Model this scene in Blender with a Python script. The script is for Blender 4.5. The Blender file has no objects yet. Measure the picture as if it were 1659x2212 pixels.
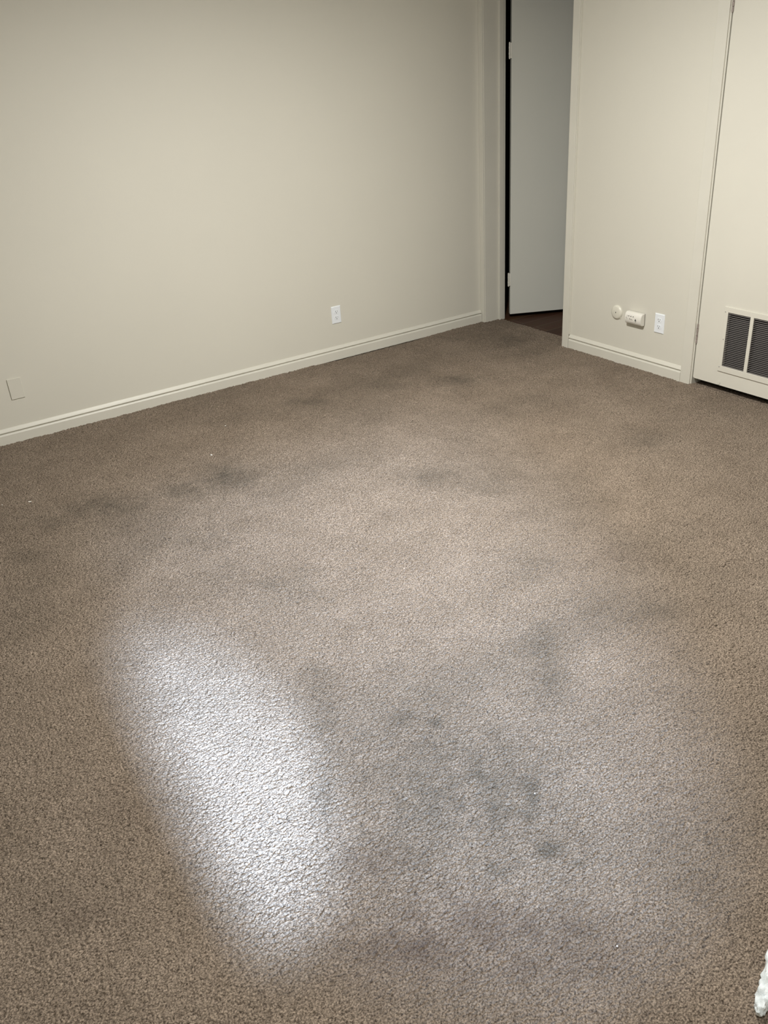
import bpy, bmesh, math, random
import numpy as np
from mathutils import Vector, Matrix

random.seed(4)
scene = bpy.context.scene
COL = scene.collection
R = math.radians

# ------------------------------------------------------------------ camera
cam_d = bpy.data.cameras.new('camera')
cam = bpy.data.objects.new('camera', cam_d)
COL.objects.link(cam)
cam_d.sensor_fit = 'HORIZONTAL'
cam_d.sensor_width = 36.0
cam_d.lens = 36.0 * 1854.7 / 1659.0
cam_d.clip_start = 0.05
cam_d.clip_end = 60
AZ, PITCH, ROLL = R(58.38), R(27.83), R(-4.06)
_f = Vector((0, math.cos(PITCH), -math.sin(PITCH)))
_r = Vector((1, 0, 0))
_u = _r.cross(_f)
_r2 = _r * math.cos(ROLL) + _u * math.sin(ROLL)
_u2 = -_r * math.sin(ROLL) + _u * math.cos(ROLL)
def _room(v):       # turns the view frame so that X runs along the left wall
    return Vector((v.x * math.sin(AZ) + v.y * math.cos(AZ), -v.x * math.cos(AZ) + v.y * math.sin(AZ), v.z))
r_, u_, f_ = _room(_r2), _room(_u2), _room(_f)
cam.matrix_world = Matrix(((r_.x, u_.x, -f_.x, 0), (r_.y, u_.y, -f_.y, 0), (r_.z, u_.z, -f_.z, 1.778), (0, 0, 0, 1)))
scene.camera = cam

# ------------------------------------------------------------------ world, lights, exposure
world = bpy.data.worlds.new('world')
scene.world = world
world.use_nodes = True
world.node_tree.nodes['Background'].inputs[0].default_value = (0.05, 0.06, 0.09, 1)
world.node_tree.nodes['Background'].inputs[1].default_value = 0.3
scene.view_settings.view_transform = 'Standard'
scene.view_settings.look = 'None'
scene.view_settings.gamma = 1.0
scene.view_settings.use_curve_mapping = False
scene.view_settings.exposure = 0.0

WARM = (1.0, 0.975, 0.925)
COOL = (0.50, 0.69, 1.0)
def area_light(name, loc, size, energy, col):
    l = bpy.data.lights.new(name, 'AREA')
    l.shape = 'DISK'; l.size = size; l.energy = energy; l.color = col
    o = bpy.data.objects.new(name, l); COL.objects.link(o); o.location = loc
    return o
def spot_light(name, loc, target, half_deg, blend, energy, radius, col):
    l = bpy.data.lights.new(name, 'SPOT')
    l.spot_size = R(half_deg * 2); l.spot_blend = blend; l.energy = energy
    l.shadow_soft_size = radius; l.color = col
    o = bpy.data.objects.new(name, l); COL.objects.link(o)
    o.location = loc
    d = Vector(target) - Vector(loc)
    o.rotation_euler = d.to_track_quat('-Z', 'Y').to_euler()
    return o
area_light('ceiling_lamp', (1.96, 2.58, 2.40), 0.16, 97, WARM)
g_ = bpy.data.lights.new('ceiling_fill', 'POINT'); g_.energy = 27; g_.shadow_soft_size = .07; g_.color = WARM  # point light added to lift the walls against the floor
g_o = bpy.data.objects.new('ceiling_fill', g_); COL.objects.link(g_o); g_o.location = (1.98, 2.55, 2.28)
area_light('near_floor_fill', (0.35, 0.2, 2.40), 0.28, 34, WARM)  # unseen fill added to brighten the floor near the camera
# cool carpet pool: added unseen spots aim through the opening behind the camera
spot_light('pool_spot_narrow', (0.09, -2.0, 2.2), (0.46, 1.88, 0), 5.6, 1.0, 6500, 0.035, COOL)
spot_light('pool_spot_wide', (0.09, -2.0, 2.2), (1.36, 2.22, 0), 13.0, 1.0, 2550, 0.035, COOL)

# ------------------------------------------------------------------ materials
def new_mat(name, col, rough=0.5, metallic=0.0, spec=0.5):
    m = bpy.data.materials.new(name); m.use_nodes = True
    b = m.node_tree.nodes['Principled BSDF']
    b.inputs['Base Color'].default_value = (*col, 1)
    b.inputs['Roughness'].default_value = rough
    b.inputs['Metallic'].default_value = metallic
    b.inputs['Specular IOR Level'].default_value = spec
    return m
def noise_mat(name, c1, c2, scale, rough=0.5, bump=0.0, bscale=200.0, bdist=0.001, spec=0.5, stretch=None):
    m = new_mat(name, c1, rough, 0, spec)
    nt = m.node_tree; b = nt.nodes['Principled BSDF']
    tc = nt.nodes.new('ShaderNodeTexCoord')
    src = tc.outputs['Object']
    if stretch:
        mp = nt.nodes.new('ShaderNodeMapping'); mp.inputs['Scale'].default_value = stretch
        nt.links.new(src, mp.inputs[0]); src = mp.outputs[0]
    n = nt.nodes.new('ShaderNodeTexNoise'); n.inputs['Scale'].default_value = scale; n.inputs['Detail'].default_value = 4
    nt.links.new(src, n.inputs['Vector'])
    cr = nt.nodes.new('ShaderNodeValToRGB')
    cr.color_ramp.elements[0].position = .3; cr.color_ramp.elements[1].position = .7
    cr.color_ramp.elements[0].color = (*c1, 1); cr.color_ramp.elements[1].color = (*c2, 1)
    nt.links.new(n.outputs['Fac'], cr.inputs[0]); nt.links.new(cr.outputs[0], b.inputs['Base Color'])
    if bump:
        n2 = nt.nodes.new('ShaderNodeTexNoise'); n2.inputs['Scale'].default_value = bscale; n2.inputs['Detail'].default_value = 3
        nt.links.new(tc.outputs['Object'], n2.inputs['Vector'])
        bp = nt.nodes.new('ShaderNodeBump'); bp.inputs['Strength'].default_value = bump; bp.inputs['Distance'].default_value = bdist
        nt.links.new(n2.outputs['Fac'], bp.inputs['Height']); nt.links.new(bp.outputs[0], b.inputs['Normal'])
    return m

WALLC = (0.63, 0.615, 0.545)
M_WALL = noise_mat('wall_paint', WALLC, tuple(c * 1.025 for c in WALLC), 1.6, .6, .35, 260, .0006, .3)
M_TRIM = noise_mat('trim_paint', (0.63, 0.617, 0.55), (0.655, 0.642, 0.573), 5, .42, .15, 60, .001, .45)
M_DOOR = noise_mat('door_paint', (0.65, 0.635, 0.565), (0.67, 0.655, 0.582), 3, .45, .12, 40, .001, .45)
M_HALLDOOR = noise_mat('hall_door_paint', (0.60, 0.61, 0.56), (0.615, 0.62, 0.57), 3, .5, .1, 40, .001, .4)
M_CEIL = noise_mat('ceiling_paint', (0.46, 0.445, 0.40), (0.49, 0.475, 0.43), 8, .8, .3, 120, .002, .2)
M_WHITE = new_mat('white_plastic', (0.80, 0.84, 0.88), .3)
M_ALARM = new_mat('cream_plastic', (0.77, 0.755, 0.70), .35)
M_ALMOND = new_mat('almond_plastic', (0.68, 0.665, 0.58), .35)
M_DARK = new_mat('dark_hole', (0.012, 0.011, 0.010), .7)
M_GREY = new_mat('grey_print', (0.22, 0.20, 0.18), .6)
M_LOUVER = new_mat('louver_metal', (0.27, 0.25, 0.245), .55)
M_HINGE = noise_mat('painted_hinge', (0.66, 0.65, 0.58), (0.72, 0.71, 0.65), 40, .35, .3, 200, .001)
M_HINGE_DARK = noise_mat('shaded_hinge', (0.25, 0.21, 0.19), (0.36, 0.31, 0.28), 60, .5, .3, 200, .001)  # darker colour carries the shade of the hinge slot
M_VOID = new_mat('closet_shade', (0.03, 0.028, 0.027), .9)  # near-black colour stands in for the unlit closet interior
M_HALLW = noise_mat('hall_shade', (0.10, 0.095, 0.085), (0.12, 0.11, 0.10), 3, .8)  # dark colour stands in for the unlit hallway
M_CLOTH = noise_mat('white_fleece', (0.62, 0.68, 0.70), (0.86, 0.91, 0.93), 60, .9, .6, 500, .002, .2)
M_SCRAP = new_mat('white_paper', (0.85, 0.84, 0.80), .7)

def wood_mat():
    m = new_mat('hall_laminate', (0.1, 0.04, 0.02), .6, 0, .25)
    nt = m.node_tree; b = nt.nodes['Principled BSDF']
    tc = nt.nodes.new('ShaderNodeTexCoord')
    mp = nt.nodes.new('ShaderNodeMapping'); mp.inputs['Rotation'].default_value = (0, 0, 0)
    nt.links.new(tc.outputs['Object'], mp.inputs[0])
    br = nt.nodes.new('ShaderNodeTexBrick')
    br.inputs['Scale'].default_value = 1.0; br.inputs['Brick Width'].default_value = 1.2; br.inputs['Row Height'].default_value = 0.13
    br.inputs['Mortar Size'].default_value = 0.0025
    br.inputs['Color1'].default_value = (0.060, 0.026, 0.014, 1); br.inputs['Color2'].default_value = (0.095, 0.045, 0.024, 1)
    br.inputs['Mortar'].default_value = (0.14, 0.10, 0.07, 1)
    nt.links.new(mp.outputs[0], br.inputs['Vector'])
    mp2 = nt.nodes.new('ShaderNodeMapping'); mp2.inputs['Scale'].default_value = (3, 40, 1)
    nt.links.new(mp.outputs[0], mp2.inputs[0])
    n = nt.nodes.new('ShaderNodeTexNoise'); n.inputs['Scale'].default_value = 1.5; n.inputs['Detail'].default_value = 5
    nt.links.new(mp2.outputs[0], n.inputs['Vector'])
    mx = nt.nodes.new('ShaderNodeMix'); mx.data_type = 'RGBA'; mx.blend_type = 'MULTIPLY'; mx.inputs[0].default_value = .6
    nt.links.new(br.outputs['Color'], mx.inputs[6]); nt.links.new(n.outputs['Color'], mx.inputs[7])
    nt.links.new(mx.outputs[2], b.inputs['Base Color'])
    return m
M_WOOD = wood_mat()

def carpet_mat():
    m = new_mat('carpet_pile', (0.3, 0.25, 0.2), .95, 0, .15)
    nt = m.node_tree; b = nt.nodes['Principled BSDF']; L = nt.links.new
    tc = nt.nodes.new('ShaderNodeTexCoord')
    n = nt.nodes.new('ShaderNodeTexNoise'); n.inputs['Scale'].default_value = 230; n.inputs['Detail'].default_value = 4
    L(tc.outputs['Object'], n.inputs['Vector'])
    cr = nt.nodes.new('ShaderNodeValToRGB')          # heather yarn: lighter and darker plies
    cr.color_ramp.elements[0].position = .32; cr.color_ramp.elements[1].position = .68
    cr.color_ramp.elements[0].color = (0.080, 0.062, 0.048, 1); cr.color_ramp.elements[1].color = (0.395, 0.320, 0.250, 1)
    L(n.outputs['Fac'], cr.inputs[0])
    n3 = nt.nodes.new('ShaderNodeTexNoise'); n3.inputs['Scale'].default_value = 4.2; n3.inputs['Detail'].default_value = 6; n3.inputs['Roughness'].default_value = .6
    L(tc.outputs['Object'], n3.inputs['Vector'])
    cr3 = nt.nodes.new('ShaderNodeValToRGB')         # traffic wear and vacuum streaks
    cr3.color_ramp.elements[0].position = .3; cr3.color_ramp.elements[1].position = .7
    cr3.color_ramp.elements[0].color = (0.85, 0.84, 0.825, 1); cr3.color_ramp.elements[1].color = (1.08, 1.08, 1.08, 1)
    L(n3.outputs['Fac'], cr3.inputs[0])
    mx = nt.nodes.new('ShaderNodeMix'); mx.data_type = 'RGBA'; mx.blend_type = 'MULTIPLY'; mx.inputs[0].default_value = 1
    L(cr.outputs[0], mx.inputs[6]); L(cr3.outputs[0], mx.inputs[7])
    at = nt.nodes.new('ShaderNodeAttribute'); at.attribute_name = 'stain_and_patch'
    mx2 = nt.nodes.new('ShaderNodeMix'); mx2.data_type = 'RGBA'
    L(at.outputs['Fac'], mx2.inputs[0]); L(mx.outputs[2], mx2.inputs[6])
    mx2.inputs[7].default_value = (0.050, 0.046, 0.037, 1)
    at2 = nt.nodes.new('ShaderNodeAttribute'); at2.attribute_name = 'brown_stain'
    mx3 = nt.nodes.new('ShaderNodeMix'); mx3.data_type = 'RGBA'
    L(at2.outputs['Fac'], mx3.inputs[0]); L(mx2.outputs[2], mx3.inputs[6])
    mx3.inputs[7].default_value = (0.068, 0.046, 0.037, 1)
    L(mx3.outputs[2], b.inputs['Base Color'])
    n2 = nt.nodes.new('ShaderNodeTexNoise'); n2.inputs['Scale'].default_value = 480; n2.inputs['Detail'].default_value = 3
    L(tc.outputs['Object'], n2.inputs['Vector'])
    bp = nt.nodes.new('ShaderNodeBump'); bp.inputs['Strength'].default_value = .7; bp.inputs['Distance'].default_value = .003
    L(n2.outputs['Fac'], bp.inputs['Height'])
    mp = nt.nodes.new('ShaderNodeMapping'); mp.inputs['Scale'].default_value = (130, 190, 130)
    L(tc.outputs['Object'], mp.inputs[0])
    nw = nt.nodes.new('ShaderNodeTexNoise'); nw.inputs['Scale'].default_value = .9
    L(mp.outputs[0], nw.inputs['Vector'])
    ad = nt.nodes.new('ShaderNodeVectorMath'); ad.operation = 'ADD'
    L(mp.outputs[0], ad.inputs[0]); L(nw.outputs['Color'], ad.inputs[1])
    vo = nt.nodes.new('ShaderNodeTexVoronoi'); vo.voronoi_dimensions = '2D'; vo.inputs['Scale'].default_value = 1.0
    L(ad.outputs[0], vo.inputs['Vector'])
    bp2 = nt.nodes.new('ShaderNodeBump'); bp2.invert = True; bp2.inputs['Strength'].default_value = .85; bp2.inputs['Distance'].default_value = .005
    pw = nt.nodes.new('ShaderNodeMath'); pw.operation = 'POWER'; pw.inputs[1].default_value = 2.2
    L(vo.outputs['Distance'], pw.inputs[0]); L(pw.outputs[0], bp2.inputs['Height']); L(bp.outputs[0], bp2.inputs['Normal'])
    L(bp2.outputs[0], b.inputs['Normal'])
    return m
M_CARPET = carpet_mat()

# ------------------------------------------------------------------ helpers
def box(bm, x0, x1, y0, y1, z0, z1, bev=0.0, seg=2):
    t = bmesh.new()
    bmesh.ops.create_cube(t, size=1)
    for v in t.verts:
        v.co = Vector(((x0 + x1) / 2 + v.co.x * (x1 - x0), (y0 + y1) / 2 + v.co.y * (y1 - y0), (z0 + z1) / 2 + v.co.z * (z1 - z0)))
    if bev:
        bmesh.ops.bevel(t, geom=t.edges[:], offset=bev, segments=seg, affect='EDGES', profile=.5)
    _merge(bm, t)
def _merge(bm, t):
    me = bpy.data.meshes.new('tmp'); t.to_mesh(me); t.free(); bm.from_mesh(me); bpy.data.meshes.remove(me)
def prism(bm, pts, axis, a0, a1):
    """Extrude a closed 2-D outline. axis 'y': pts=(x,z); axis 'x': pts=(y,z); axis 'z': pts=(x,y)."""
    def mk(p, a):
        return {'y': (p[0], a, p[1]), 'x': (a, p[0], p[1]), 'z': (p[0], p[1], a)}[axis]
    t = bmesh.new()
    A = [t.verts.new(mk(p, a0)) for p in pts]; Bv = [t.verts.new(mk(p, a1)) for p in pts]
    n = len(pts)
    t.faces.new(A); t.faces.new(list(reversed(Bv)))
    for i in range(n):
        t.faces.new((A[i], Bv[i], Bv[(i + 1) % n], A[(i + 1) % n]))
    bmesh.ops.recalc_face_normals(t, faces=t.faces[:])
    _merge(bm, t)
def cyl(bm, c, r, h, axis='y', seg=24, r2=None, bev=0):
    t = bmesh.new()
    bmesh.ops.create_cone(t, cap_ends=True, segments=seg, radius1=r, radius2=r if r2 is None else r2, depth=h)
    if bev:
        es = [e for e in t.edges if len(e.link_faces) == 2 and e.calc_face_angle(0) > 1.0]
        bmesh.ops.bevel(t, geom=es, offset=bev, segments=2, affect='EDGES')
    rot = {'x': Matrix.Rotation(R(90), 4, 'Y'), 'y': Matrix.Rotation(R(90), 4, 'X'), 'z': Matrix.Identity(4)}[axis]
    bmesh.ops.transform(t, matrix=Matrix.Translation(c) @ rot, verts=t.verts[:])
    _merge(bm, t)
def obj(name, bm, m, parent=None, smooth=False, loc=None):
    me = bpy.data.meshes.new(name); bm.to_mesh(me); bm.free()
    if smooth:
        for p in me.polygons: p.use_smooth = True
        me.set_sharp_from_angle(angle=R(35))
    me.materials.append(m)
    o = bpy.data.objects.new(name, me); COL.objects.link(o)
    if parent: o.parent = parent
    if loc: o.location = loc
    return o
def struct(o, label=None):
    o['kind'] = 'structure'
    if label: o['label'] = label
    return o
def empty(name, loc=(0, 0, 0), rz=0, roll=0):
    o = bpy.data.objects.new(name, None); COL.objects.link(o)
    o.location = loc; o.rotation_euler = (0, roll, rz)
    o.empty_display_size = .05
    return o
def tag(o, label, cat, group=None):
    o['label'] = label; o['category'] = cat
    if group: o['group'] = group
    return o
NB = bmesh.new

# ------------------------------------------------------------------ room shell
XR, YL, CEIL = 4.007, 4.92, 2.44       # planes of the right and the left wall, ceiling height
X0, Y0 = -1.6, -1.0                    # the far walls beside and behind the camera
T = .179                               # thickness of the right wall
b = NB(); box(b, X0 - .12, XR + T, YL, YL + .12, -.05, CEIL)
struct(obj('wall_left', b, M_WALL), 'long plain greenish beige wall')
b = NB()
for y0, y1, z0, z1 in [(Y0 - .1, 2.215, -.05, CEIL), (3.058, 4.049, -.05, CEIL), (4.897, YL, -.05, CEIL), (2.215, 3.058, 2.07, CEIL), (4.049, 4.897, 2.137, CEIL)]:
    box(b, XR, XR + T, y0, y1, z0, z1)
struct(obj('wall_right', b, M_WALL), 'beige wall holding the doorway and the closet door')
b = NB(); box(b, X0 - .12, X0, Y0 - .1, YL, -.05, CEIL)
struct(obj('wall_side', b, M_WALL))
b = NB()                                # wall behind the camera with an opening added to shape the cool pool
box(b, X0, .13, Y0 - .1, Y0, -.05, CEIL); box(b, 2.3, XR, Y0 - .1, Y0, -.05, CEIL)
box(b, .13, 2.3, Y0 - .1, Y0, -.05, 1.335); box(b, .13, 2.3, Y0 - .1, Y0, 1.875, CEIL)
struct(obj('wall_behind', b, M_WALL))
b = NB()
box(b, .13, .163, Y0 - .09, Y0 + .01, 1.335, 1.875); box(b, 2.275, 2.3, Y0 - .09, Y0 + .01, 1.335, 1.875)
box(b, .163, 2.275, Y0 - .09, Y0 + .01, 1.335, 1.36); box(b, .163, 2.275, Y0 - .09, Y0 + .01, 1.85, 1.875)
struct(obj('pool_aperture_1', b, M_TRIM))  # added frame whose edges trim the cool light pool
b = NB(); box(b, X0 - .12, 5.6, Y0 - .1, 6.1, CEIL, CEIL + .1)
struct(obj('ceiling', b, M_CEIL))

# --- carpet: a dense grid of real tufts, finest near the camera
def spaced(segs):
    out = [segs[0][0]]
    for (a, c, s0, s1) in segs:
        x = a
        while x < c - 1e-6:
            t = (x - a) / (c - a); x = min(c, x + s0 + (s1 - s0) * t); out.append(x)
    return np.array(out)
def hash2(i, j, k):
    h = (i.astype(np.int64) * 374761393 + j.astype(np.int64) * 668265263 + k * 974711) & 0x7fffffff
    h = ((h ^ (h >> 13)) * 1274126177) & 0x7fffffff
    return ((h ^ (h >> 16)) & 0xffffff) / float(0xffffff)
def vnoise(x, y, k):
    i, j = np.floor(x), np.floor(y); fx, fy = x - i, y - j
    fx, fy = fx * fx * (3 - 2 * fx), fy * fy * (3 - 2 * fy)
    a, b_, c, d = hash2(i, j, k), hash2(i + 1, j, k), hash2(i, j + 1, k), hash2(i + 1, j + 1, k)
    return (a * (1 - fx) + b_ * fx) * (1 - fy) + (c * (1 - fx) + d * fx) * fy
def fbm(x, y, k, n=3):
    s, a, t = 0, 1, 0
    for o in range(n):
        s = s + a * vnoise(x * 2 ** o, y * 2 ** o, k + o); t += a; a *= .5
    return s / t
def tufts(x, y, k):
    """distance to the nearest jittered tuft centre, and that tuft's own random height"""
    i0, j0 = np.floor(x), np.floor(y)
    best = np.full(x.shape, 9.0); hv = np.zeros(x.shape)
    for di in (-1, 0, 1):
        for dj in (-1, 0, 1):
            i, j = i0 + di, j0 + dj
            d = (i + .1 + .8 * hash2(i, j, k) - x) ** 2 + (j + .1 + .8 * hash2(i, j, k + 7) - y) ** 2
            m = d < best
            best = np.where(m, d, best); hv = np.where(m, hash2(i, j, k + 3), hv)
    return np.sqrt(best), hv
# dirt spots and broad darker patches (first entries, doorway) on the carpet: centre, two half axes, strength, kind (0 grey, 1 brown)
STAINS_AND_PATCHES = [(1.02, 1.42, .28, -.21, .22, .35, .27, 0), (.72, 1.05, .22, -.16, .08, .12, .28, 1), (.95, .85, .20, -.15, .08, .10, .22, 1), (1.373, 3.684, 0.107, -0.093, 0.07, 0.155, 0.5, 0), (1.133, 3.689, 0.105, -0.09, 0.039, 0.1, 0.35, 0), (0.817, 3.769, 0.139, -0.119, 0.035, 0.11, 0.45, 0), (0.542, 3.792, 0.103, -0.087, 0.028, 0.107, 0.3, 0), (0.672, 3.8, 0.07, -0.059, 0.021, 0.074, 0.25, 0), (3.07, 4.01, 0.103, -0.098, 0.064, 0.081, 0.45, 0), (2.18, 4.341, 0.124, -0.115, 0.039, 0.071, 0.35, 0), (2.674, 4.237, 0.125, -0.118, 0.057, 0.085, 0.2, 0), (2.135, 3.022, 0.133, -0.115, 0.077, 0.106, 0.3, 0), (2.209, 2.765, 0.111, -0.096, 0.076, 0.094, 0.2, 0), (2.625, 2.597, 0.127, -0.111, 0.107, 0.11, 0.2, 0), (3.217, 2.649, 0.099, -0.089, 0.099, 0.088, 0.3, 0), (1.047, 1.706, 0.018, -0.014, 0.021, 0.031, 0.35, 0), (1.134, 1.634, 0.024, -0.018, 0.014, 0.02, 0.4, 0), (1.104, 1.515, 0.014, -0.012, 0.029, 0.038, 0.25, 0), (1.104, 1.379, 0.023, -0.017, 0.034, 0.041, 0.35, 0), (1.06, 1.267, 0.024, -0.017, 0.031, 0.037, 0.3, 0), (1.159, 1.233, 0.02, -0.015, 0.057, 0.062, 0.35, 0), (1.089, 1.087, 0.033, -0.025, 0.022, 0.023, 0.5, 0), (1.113, 1.015, 0.024, -0.018, 0.01, 0.01, 0.6, 0), (0.942, 1.109, 0.031, -0.023, 0.012, 0.015, 0.6, 0), (0.937, 1.138, 0.009, -0.006, 0.009, 0.011, 0.4, 0), (1.099, 1.705, 0.018, -0.013, 0.012, 0.018, 0.3, 0), (0.932, 1.383, 0.07, -0.052, 0.091, 0.124, 0.25, 0), (1.185, 1.317, 0.121, -0.091, 0.135, 0.154, 0.22, 0), (0.868, 1.844, 0.045, -0.035, 0.065, 0.113, 0.22, 0), (0.718, 1.585, 0.031, -0.023, 0.062, 0.106, 0.25, 0), (0.943, 2.036, 0.048, -0.038, 0.048, 0.085, 0.2, 0), (0.704, 1.328, 0.085, -0.063, 0.032, 0.048, 0.2, 1), (0.636, 1.066, 0.1, -0.073, 0.039, 0.058, 0.25, 1), (0.829, 1.042, 0.077, -0.057, 0.039, 0.048, 0.2, 1), (1.527, 1.552, 0.056, -0.044, 0.097, 0.104, 0.3, 0), (1.652, 1.73, 0.048, -0.038, 0.091, 0.099, 0.25, 0), (1.968, 2.125, 0.109, -0.09, 0.096, 0.106, 0.25, 0), (1.089, 2.66, 0.042, -0.034, 0.018, 0.037, 0.3, 0), (0.976, 2.848, 0.088, -0.072, 0.045, 0.101, 0.15, 0), (3.834, 4.42, 0.133, -0.135, 0.146, 0.168, 0.35, 0), (3.76, 4.059, 0.106, -0.105, 0.094, 0.103, 0.2, 0), (0.393, 3.515, 0.097, -0.08, 0.02, 0.084, 0.2, 0), (1.038, 3.132, 0.141, -0.117, 0.027, 0.062, 0.15, 0), (2.107, 1.61, 0.074, -0.06, 0.068, 0.058, 0.2, 0), (2.264, 1.972, 0.108, -0.09, 0.066, 0.062, 0.15, 1), (0.059, 1.605, 0.074, -0.054, 0.016, 0.052, 0.18, 1), (0.231, 1.889, 0.063, -0.047, 0.033, 0.102, 0.12, 1), (1.428, 1.011, 0.066, -0.049, 0.063, 0.054, 0.12, 1), (3.576, 4.712, 0.069, -0.069, 0.041, 0.054, 0.2, 0)]
def build_carpet():
    xs = spaced([(X0, -.25, .03, .006), (-.25, 1.9, .0027, .0029), (1.9, 4.155, .003, .0046)])
    ys = spaced([(Y0, .42, .03, .006), (.42, 2.2, .0026, .0028), (2.2, YL, .0028, .0042)])
    X, Y = np.meshgrid(xs, ys, indexing='xy')
    x, y = X.ravel(), Y.ravel()
    # pile leans; tufts are longer along the room's X than across
    wx = x + .004 * (fbm(x * 60, y * 60, 11, 2) - .5) * 2 + .05 * (vnoise(x * 2, y * 2, 5) - .5)
    wy = y + .004 * (fbm(x * 60, y * 60, 23, 2) - .5) * 2 + .05 * (vnoise(x * 2, y * 2, 9) - .5)
    d, h = tufts(wx / .0092, wy / .0066, 1)
    z = .0066 * (1 - np.minimum(d, 1) ** 2.4) + .0024 * (h - .5)
    cl = fbm(wx * 120, wy * 190, 31, 2)
    z += .0032 * (cl - .5) - .0060 * np.clip(.38 - cl, 0, 1) * 2
    z += .004 * (fbm(x * 7, y * 7, 41, 2) - .5) - .0048
    edge = np.exp(-np.minimum(YL - y, np.abs(XR - x)) / .03)
    z += edge * .006 * (vnoise(x * 45, y * 45, 51) - .45)
    z += np.exp(-np.minimum(YL - y, np.abs(XR - x)) / .02) * .0035
    loose = np.clip((x - 2.55) / .2, 0, 1) * np.clip((3.55 - x) / .2, 0, 1) * np.clip((y - 4.886) / .012, 0, 1)
    z -= loose * .013                      # the carpet has sunk away from the baseboard here
    z = np.where(x > 4.15, -.012, z)
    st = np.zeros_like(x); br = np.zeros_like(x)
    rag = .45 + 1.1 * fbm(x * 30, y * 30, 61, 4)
    for cx, cy, ax, ay, bx, by, s, k in STAINS_AND_PATCHES:
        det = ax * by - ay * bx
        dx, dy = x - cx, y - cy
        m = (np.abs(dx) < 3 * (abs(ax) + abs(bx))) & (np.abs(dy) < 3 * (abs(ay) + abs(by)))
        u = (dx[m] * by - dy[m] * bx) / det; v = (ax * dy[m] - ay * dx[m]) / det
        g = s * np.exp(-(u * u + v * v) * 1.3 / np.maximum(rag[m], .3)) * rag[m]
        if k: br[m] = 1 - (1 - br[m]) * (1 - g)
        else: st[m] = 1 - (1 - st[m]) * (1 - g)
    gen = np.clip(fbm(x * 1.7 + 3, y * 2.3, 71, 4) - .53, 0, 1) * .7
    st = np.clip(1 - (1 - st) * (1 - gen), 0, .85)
    nx, ny = len(xs), len(ys)
    co = np.stack([x, y, z], 1).astype(np.float32)
    i = (np.arange(ny - 1)[:, None] * nx + np.arange(nx - 1)[None, :]).ravel()
    f = np.stack([i, i + 1, i + 1 + nx, i + nx], 1).astype(np.int32)
    me = bpy.data.meshes.new('floor')
    me.vertices.add(len(co)); me.vertices.foreach_set('co', co.ravel())
    me.loops.add(f.size); me.loops.foreach_set('vertex_index', f.ravel())
    me.polygons.add(len(f)); me.polygons.foreach_set('loop_start', np.arange(0, f.size, 4, dtype=np.int32))
    me.update(calc_edges=True)
    me.polygons.foreach_set('use_smooth', np.ones(len(f), dtype=bool))
    a = me.attributes.new('stain_and_patch', 'FLOAT', 'POINT'); a.data.foreach_set('value', st.astype(np.float32))
    a = me.attributes.new('brown_stain', 'FLOAT', 'POINT'); a.data.foreach_set('value', br.astype(np.float32))
    me.materials.append(M_CARPET)
    o = bpy.data.objects.new('floor', me); COL.objects.link(o)
    print('carpet verts', len(co))
    return o
struct(build_carpet(), 'worn brown beige carpet with dark soiled patches')

b = NB(); box(b, 4.14, 5.6, 3.1, 6.1, -.06, -.008)
struct(obj('floor_hall', b, M_WOOD), 'dark reddish brown laminate floor beyond the doorway')
b = NB()                                # hallway shell beyond the doorway
box(b, 5.5, 5.6, 3.1, 6.1, -.01, CEIL); box(b, XR + T, 5.5, 3.1, 3.2, -.01, CEIL)
box(b, XR + T, 5.5, 6.0, 6.1, -.01, CEIL); box(b, XR + T, XR + T + .02, YL + .12, 6.0, -.01, CEIL)
struct(obj('wall_hall', b, M_HALLW))
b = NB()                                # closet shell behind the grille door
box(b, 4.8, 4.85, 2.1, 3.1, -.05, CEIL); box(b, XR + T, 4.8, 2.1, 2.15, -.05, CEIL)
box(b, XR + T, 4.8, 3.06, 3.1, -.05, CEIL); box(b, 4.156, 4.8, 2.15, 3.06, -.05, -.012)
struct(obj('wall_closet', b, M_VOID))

# ------------------------------------------------------------------ baseboards
BASE = [(0, -.0015), (.0145, -.0015), (.0145, .0535), (.0105, .0610), (.0050, .0614), (.0050, .0672), (.0128, .0700),
        (.0120, .0730), (.0085, .0800), (.0045, .0870), (.0030, .0895), (0, .0900)]
b = NB(); prism(b, [(YL - d, z) for d, z in BASE], 'x', X0, 3.986)
struct(obj('baseboard_left', b, M_TRIM), 'moulded baseboard along the long plain wall')
b = NB(); prism(b, [(XR - d, z) for d, z in BASE], 'y', 3.1005, 4.0125)
struct(obj('baseboard_right', b, M_TRIM), 'short moulded baseboard between doorway and closet door')
b = NB(); prism(b, [(XR - d, z) for d, z in BASE], 'y', Y0, 2.165)
struct(obj('baseboard_near', b, M_TRIM))

# ------------------------------------------------------------------ hall doorway frame
fr = struct(empty('trim_1', (XR, 4.47, 0)), 'painted frame around the doorway in the corner')
def part(name, b, m, parent, smooth=False):
    o = obj(name, b, m, parent, smooth)
    o.matrix_parent_inverse = Matrix.LocRotScale(parent.location, parent.rotation_euler, (1, 1, 1)).inverted()
    return o
b = NB(); box(b, 3.990, XR, 4.880, 4.9185, -.02, 2.20, .0015)
part('casing', b, M_TRIM, fr)
b = NB(); box(b, 3.989, XR, 4.016, 4.069, -.02, 2.20, .002)
box(b, 3.992, XR, 4.0105, 4.0150, .091, 2.20, .001)
part('casing', b, M_TRIM, fr)
b = NB(); box(b, 3.990, XR, 4.0695, 4.8795, 2.125, 2.20, .0015)
part('casing', b, M_TRIM, fr)
b = NB(); box(b, 4.0005, 4.186, 4.877, 4.897, -.02, 2.137, .001)
part('jamb', b, M_TRIM, fr)
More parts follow.
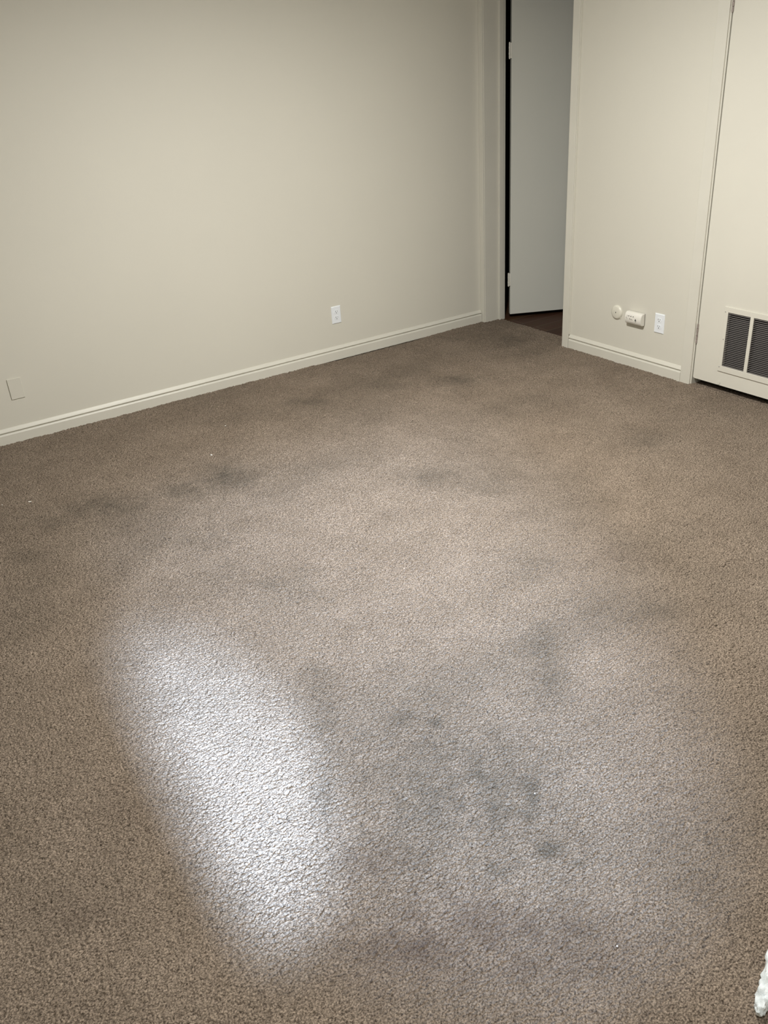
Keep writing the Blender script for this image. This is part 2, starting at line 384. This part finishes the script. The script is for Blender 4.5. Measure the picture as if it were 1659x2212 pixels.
b = NB(); box(b, 4.0005, 4.186, 4.049, 4.067, -.02, 2.137, .001)
part('jamb', b, M_TRIM, fr)
b = NB(); box(b, 4.0005, 4.186, 4.067, 4.877, 2.119, 2.137, .001)
part('jamb', b, M_TRIM, fr)
b = NB(); box(b, 4.124, 4.160, 4.8635, 4.8768, -.012, 2.119, .0015)
part('door_stop', b, M_TRIM, fr)
b = NB(); box(b, 4.124, 4.160, 4.0672, 4.079, -.012, 2.119, .0015)
part('door_stop', b, M_TRIM, fr)

# hall door, swung away into the dark hallway
ang = math.atan2(4.671 - 4.860, 4.595 - 4.224)
hd = struct(empty('door_1', (4.222, 4.860, 0), ang), 'plain pale grey door standing ajar into the dark hallway')
def local(name, b, m, parent, smooth=False):
    return obj(name, b, m, parent, smooth)
b = NB(); box(b, 0, .80, 0, .035, .021, 2.108, .0025)
leaf = local('door_leaf', b, M_HALLDOOR, hd)
def hinge(parent, x, y, z0, z1, mat, leafw):
    b = NB(); n = 5; hh = (z1 - z0) / n
    for k in range(n):
        cyl(b, (x, y, z0 + hh * (k + .5)), .0062 if k % 2 else .0056, hh * .93, 'z', 12)
    cyl(b, (x, y, z1 + .001), .0045, .006, 'z', 12); cyl(b, (x, y, z0 - .001), .0045, .006, 'z', 12)
    if leafw: box(b, x - .001, x + leafw, y - .001, y + .0015, z0, z1)
    return obj('hinge', b, mat, parent, True)
hinge(hd, -.014, -.004, .235, .325, M_HINGE, .016)
hinge(hd, -.014, -.004, 1.722, 1.812, M_HINGE, .016)

# ------------------------------------------------------------------ closet door with air grille
fr2 = struct(empty('trim_2', (XR, 2.64, 0)), 'painted casing around the closet door with the grille')
for y0, y1 in ((3.032, 3.100), (2.166, 2.236)):
    b = NB(); box(b, 3.993, XR, y0, y1, -.02, 2.125, .002); part('casing', b, M_TRIM, fr2)
b = NB(); box(b, 3.993, XR, 2.236, 3.032, 2.055, 2.125, .002); part('casing', b, M_TRIM, fr2)
for y0, y1 in ((3.0252, 3.058), (2.215, 2.2428)):
    b = NB(); box(b, 4.003, XR + T, y0, y1, -.02, 2.07, .0008); part('jamb', b, M_TRIM, fr2)
b = NB(); box(b, 4.003, XR + T, 2.2428, 3.0252, 2.050, 2.07); part('jamb', b, M_TRIM, fr2)

cd = struct(empty('door_2', (4.008, 3.021, 0), R(-90)), 'pale beige closet door with a metal air grille near its foot')
# local frame: +x runs along the door away from its hinges, +y into the closet
W2, H0, H1, TH = .774, .042, 2.045, .035
GX0, GX1, GZ0, GZ1 = .172, .640, .150, .460        # hole behind the grille
b = NB()
r0 = .010
outl = [(r0 - r0 * math.cos(a), H0 + r0 - r0 * math.sin(a)) for a in [k * math.pi / 12 for k in range(7)]]
outl = outl + [(GX0, H0), (GX0, H1), (0, H1)]
t = NB(); vs = [t.verts.new((p[0], 0, p[1])) for p in outl]; fc = t.faces.new(vs)
ex = bmesh.ops.extrude_face_region(t, geom=[fc]); bmesh.ops.translate(t, vec=(0, TH, 0), verts=[v for v in ex['geom'] if isinstance(v, bmesh.types.BMVert)])
bmesh.ops.recalc_face_normals(t, faces=t.faces[:]); _merge(b, t)
box(b, GX1, W2, 0, TH, H0, H1); box(b, GX0, GX1, 0, TH, H0, GZ0); box(b, GX0, GX1, 0, TH, GZ1, H1)
local('door_leaf', b, M_DOOR, cd)
g = NB()
FX0, FX1, FZ0, FZ1 = .158, .655, .124, .483
P = [(.183, .321), (.341, .479), (.499, .637)]
D0, D1 = -.0065, 0
box(g, FX0, FX1, D0, D1, FZ0, .1555, .0012); box(g, FX0, FX1, D0, D1, .4545, FZ1, .0012)
box(g, FX0, .183, D0, D1, .1545, .4555, .0012); box(g, P[2][1], FX1, D0, D1, .1545, .4555, .0012)
for a, c in ((.321, .341), (.479, .499)): box(g, a, c, D0, D1, .1545, .4555, .0006)
grille = obj('vent_grille', g, M_DOOR, cd)
grille['label'] = 'flat metal grille frame'
for a, c in P:
    g = NB(); n = 30; p = .299 / n
    for k in range(n):
        z = .155 + p * (k + .5)
        prism(g, [(-.0046, z - .0002), (-.0040, z + .0014), (.0060, z - .0046), (.0056, z - .0056)], 'x', a, c)
    # prism 'x' takes (y, z) pairs and extrudes along x
    lp = obj('louver_panel', g, M_LOUVER, grille); lp['label'] = 'grey slats'
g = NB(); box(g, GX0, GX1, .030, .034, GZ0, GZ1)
bk = obj('grille_shade', g, M_VOID, grille)  # black sheet painted as the darkness behind the slats
for x, z in ((.166, .455), (.168, .148), (.173, .305)):
    g = NB(); cyl(g, (x, D0 - .0004, z), .0028, .0016, 'y', 12)
    obj('screw', g, M_LOUVER, grille, True)
g = NB(); cyl(g, (.205, -.001, .147 - .022), .004, .0016, 'y', 12)
obj('screw', g, M_LOUVER, grille, True)
g = NB(); cyl(g, (.171, -.001, .056), .0125, .003, 'y', 24, bev=.001); cyl(g, (.171, -.003, .056), .004, .002, 'y', 12)
obj('bolt_cap', g, M_DOOR, cd, True)
hinge(cd, -.0022, -.003, .248, .352, M_HINGE_DARK, 0)
hinge(cd, -.0022, -.003, 1.868, 1.972, M_HINGE_DARK, 0)

# ------------------------------------------------------------------ things on the walls
def make_outlet(name, loc, rz, roll):
    # local frame: plate in the XZ plane, facing -Y
    root = empty(name, loc, rz, roll)
    b = NB(); t = NB()
    w, h, d = .035, .057, .0062
    pts = [(-w, 0, -h), (w, 0, -h), (w, 0, h), (-w, 0, h)]
    q = [(-w, -.0028, -h), (w, -.0028, -h), (w, -.0028, h), (-w, -.0028, h)]
    e = .0035
    s = [(-w + e, -d, -h + e), (w - e, -d, -h + e), (w - e, -d, h - e), (-w + e, -d, h - e)]
    L = [[t.verts.new(p) for p in ring] for ring in (pts, q, s)]
    for a, c in ((0, 1), (1, 2)):
        for k in range(4): t.faces.new((L[a][k], L[a][(k + 1) % 4], L[c][(k + 1) % 4], L[c][k]))
    t.faces.new(L[2]); t.faces.new(list(reversed(L[0])))
    bmesh.ops.recalc_face_normals(t, faces=t.faces[:]); _merge(b, t)
    obj('cover_plate', b, M_WHITE, root)
    for zc in (.0195, -.0195):
        b = NB(); n = 28; pr_ = []
        for k in range(n):     # round face with flattened top and bottom
            a = 2 * math.pi * k / n
            pr_.append((.0168 * math.cos(a), zc + max(-.0135, min(.0135, .0168 * math.sin(a)))))
        prism(b, pr_, 'y', -.0005, -.0078)
        rec = obj('receptacle', b, M_WHITE, root)
        b = NB()
        box(b, -.0078, -.0054, -.0081, -.0070, zc + .0005, zc + .0090)
        box(b, .0056, .0078, -.0081, -.0070, zc + .0015, zc + .0082)
        prism(b, [(.0028 * math.cos(a), zc - .0062 + .0026 * math.sin(a) + (.0004 if math.sin(a) > 0 else 0)) for a in [2 * math.pi * k / 16 for k in range(16)]], 'y', -.0070, -.0081)
        obj('slots', b, M_DARK, rec)['label'] = 'dark plug slots'
    b = NB(); cyl(b, (0, -.0068, 0), .003, .0014, 'y', 14)
    obj('screw', b, M_WHITE, root, True)
    return root
tag(make_outlet('wall_outlet', (2.766, YL, .298), 0, R(0)), 'white double wall outlet alone on the long plain wall', 'outlet')
tag(make_outlet('wall_outlet', (XR, 3.290, .305), R(-90), R(0)), 'white double wall outlet beside the alarm, nearest the grille door', 'outlet')

b = NB(); box(b, -.036, .036, -.006, 0, -.057, .057, .0012)
o = obj('blank_plate', b, M_WALL); o.location = (.712, YL, .299)
tag(o, 'blank cover plate painted wall colour, low at the left edge of the photo', 'cover plate')

# round cable plate
root = empty('cable_cover', (XR, 3.620, .311), R(-90))
t = NB(); prof = [(.0425, 0), (.0425, .004), (.0405, .0075), (.034, .0115), (.031, .0125), (.0, .0130)]
n = 48; rings = []
for r, d in prof[:-1]:
    rings.append([t.verts.new((r * math.cos(2 * math.pi * k / n), -d, r * math.sin(2 * math.pi * k / n))) for k in range(n)])
cv = t.verts.new((0, -prof[-1][1], 0))
for a in range(len(rings) - 1):
    for k in range(n): t.faces.new((rings[a][k], rings[a][(k + 1) % n], rings[a + 1][(k + 1) % n], rings[a + 1][k]))
for k in range(n): t.faces.new((rings[-1][k], rings[-1][(k + 1) % n], cv))
t.faces.new(list(reversed(rings[0])))
bmesh.ops.recalc_face_normals(t, faces=t.faces[:])
b = NB(); _merge(b, t)
obj('disc', b, M_ALMOND, root, True)
b = NB(); prism(b, [(.0028 * math.cos(a), .0045 * math.sin(a)) for a in [2 * math.pi * k / 16 for k in range(16)]], 'y', -.0128, -.0136)
obj('centre_hole', b, M_DARK, root)['label'] = 'small dark hole'
b = NB(); box(b, .028, .036, -.004, 0, -.035, -.026, .001)
obj('clip_tab', b, M_ALMOND, root)
tag(root, 'round cream wall disc with a small dark centre hole', 'cable cover')

# alarm plugged in beside it; local frame as above, x to the right, facing -Y
root = empty('gas_alarm', (XR, 3.460, .306), R(-90))
aw, ah = .062, .0355
prof = []
for k in range(15):
    a = -math.pi / 2 + math.pi * k / 14
    prof.append((-(.020 + .021 * math.cos(a) ** .8 if math.cos(a) > 1e-6 else .020), ah * math.sin(a)))
prof = [(-.0065, -ah)] + prof + [(-.0065, ah)]
b = NB(); prism(b, prof, 'x', -aw, aw)
bmesh.ops.bevel(b, geom=[e for e in b.edges if abs(e.verts[0].co.x - e.verts[1].co.x) < 1e-6], offset=.0016, segments=2, affect='EDGES')
body = obj('housing', b, M_ALARM, root, True)
b = NB(); box(b, -aw + .002, aw - .002, -.0075, 0, -ah + .002, ah - .002)
obj('back_plate', b, M_GREY, root)  # dark grey here paints the gap shadow behind the housing
def front(z):       # depth of the curved front at height z
    s = max(-1, min(1, z / ah)); return .020 + .021 * math.sqrt(1 - s * s) ** .8
def mark(b, x0, x1, z0, z1, n=4, lift=.0004):
    for k in range(n):
        za, zb = z0 + (z1 - z0) * k / n, z0 + (z1 - z0) * (k + 1) / n
        ya, yb = -front(za) - lift, -front(zb) - lift
        t = NB(); vs = [t.verts.new(p) for p in ((x0, ya, za), (x1, ya, za), (x1, yb, zb), (x0, yb, zb))]
        vs2 = [t.verts.new((v.co.x, v.co.y + .0012, v.co.z)) for v in vs]
        t.faces.new(vs); t.faces.new(list(reversed(vs2)))
        for i in range(4): t.faces.new((vs[i], vs[(i + 1) % 4], vs2[(i + 1) % 4], vs2[i]))
        bmesh.ops.recalc_face_normals(t, faces=t.faces[:]); _merge(b, t)
for x in (-.031, -.015, .002):
    b = NB(); mark(b, x - .0032, x + .0032, .0115, .0160)
    obj('indicator_light', b, M_DARK, body)
b = NB(); mark(b, -.0445, -.0405, .0115, .0155); obj('test_light', b, M_GREY, body)
b = NB()                                  # sound port: small dark cross
mark(b, .0165, .0285, -.0085, -.0035); mark(b, .0200, .0250, .0000, .0040); mark(b, .0205, .0245, -.0165, -.0125); mark(b, .0205, .0240, -.0050, .0010)
obj('sound_port', b, M_DARK, body)['label'] = 'black cross shaped vents'
b = NB()                                  # faint maker's print and captions
mark(b, -.0250, -.0232, -.0075, .0015); mark(b, -.0232, -.0205, -.0020, -.0004); mark(b, -.0220, -.0200, -.0075, -.0040); mark(b, -.0210, -.0190, -.0015, .0015)
for k in range(5): mark(b, -.0165 + .0036 * k, -.0143 + .0036 * k, -.0072, -.0038 + (.0022 if k in (1, 2) else 0))
mark(b, -.0520, -.0430, .0035, .0045); mark(b, -.0520, -.0450, .0012, .0022)
mark(b, -.0440, -.0425, -.0085, -.0010); mark(b, -.0490, -.0440, -.0020, -.0010)
for k in range(9): mark(b, -.0200 + .0045 * k, -.0168 + .0045 * k, -.0245, -.0238)
obj('printed_marks', b, M_GREY, body)['label'] = 'faint grey lettering'
tag(root, 'cream plug-in alarm with curved front and three dark dots', 'alarm')

# ------------------------------------------------------------------ things on the carpet
def build_cloth():
    pts = [(1.130, .527, .012), (1.143, .531, .016), (1.168, .541, .020), (1.203, .553, .025), (1.255, .571, .028), (1.345, .602, .030), (1.45, .632, .028)]
    rad = [.007, .0135, .0175, .021, .024, .024, .012]
    t = NB(); n = 26; sub = 9; rings = []
    rnd = random.Random(7)
    P_ = [Vector(p) for p in pts]
    ph = [rnd.random() * 6.28 for _ in range(8)]
    for s in range((len(pts) - 1) * sub + 1):
        u = s / sub; i = min(int(u), len(pts) - 2); f = u - i
        c = P_[i].lerp(P_[i + 1], f); r = rad[i] * (1 - f) + rad[i + 1] * f
        d = (P_[i + 1] - P_[i]).normalized(); side = d.cross(Vector((0, 0, 1))).normalized(); up = side.cross(d)
        ring = []
        for k in range(n):
            a = 2 * math.pi * k / n
            w = 1 + .16 * math.sin(3 * a + ph[0] + u * 2.1) + .10 * math.sin(5 * a + ph[1] - u * 5.3) + .10 * math.sin(u * 9 + ph[2] + 2 * a) + .05 * math.sin(9 * a + u * 13)
            ring.append(t.verts.new(c + side * (r * w * .85 * math.cos(a)) + up * (r * w * 1.0 * math.sin(a))))
        rings.append(ring)
    for a in range(len(rings) - 1):
        for k in range(n): t.faces.new((rings[a][k], rings[a][(k + 1) % n], rings[a + 1][(k + 1) % n], rings[a + 1][k]))
    t.faces.new(rings[0]); t.faces.new(list(reversed(rings[-1])))
    bmesh.ops.recalc_face_normals(t, faces=t.faces[:])
    b = NB(); _merge(b, t)
    lo = min(v.co.z for v in b.verts)
    for v in b.verts: v.co.z -= lo - .0005
    return b
o = obj('crumpled_cloth', build_cloth(), M_CLOTH, smooth=True)
tag(o, 'crumpled white cloth lying on the carpet at the lower right corner', 'cloth')

def scrap(x, y, l, w, rz, label):
    t = NB(); rnd = random.Random(int(x * 1000))
    ring = [t.verts.new((l * .5 * math.cos(a) * (.8 + .3 * rnd.random()), w * .5 * math.sin(a) * (.8 + .3 * rnd.random()), .0004 * rnd.random())) for a in [2 * math.pi * k / 9 for k in range(9)]]
    top = [t.verts.new((v.co.x * .9, v.co.y * .9, v.co.z + .0016)) for v in ring]
    t.faces.new(list(reversed(ring))); t.faces.new(top)
    for k in range(9): t.faces.new((ring[k], ring[(k + 1) % 9], top[(k + 1) % 9], top[k]))
    bmesh.ops.recalc_face_normals(t, faces=t.faces[:])
    b = NB(); _merge(b, t)
    o = obj('paper_scrap', b, M_SCRAP); o.location = (x, y, .0028); o.rotation_euler = (R(8), R(6), rz)
    tag(o, label, 'paper scrap', 'tiny white scraps on the carpet')
scrap(.512, 4.060, .017, .006, R(-25), 'white scrap on the carpet nearest the blank cover plate, longest of all')
scrap(1.420, 3.982, .011, .008, R(-60), 'small white scrap just beyond the dark smudge on the left carpet')
scrap(1.648, 4.312, .009, .006, R(-30), 'small white scrap on the carpet closest to the long baseboard')
scrap(1.180, 1.246, .005, .0045, 0, 'tiny white speck amid the dark stains in the near carpet')
scrap(1.022, .805, .004, .0035, 0, 'tiny white speck on near carpet, closest to the crumpled cloth')
scrap(.395, 4.115, .006, .005, R(40), 'tiny white scrap on the carpet at the left edge of the photo')
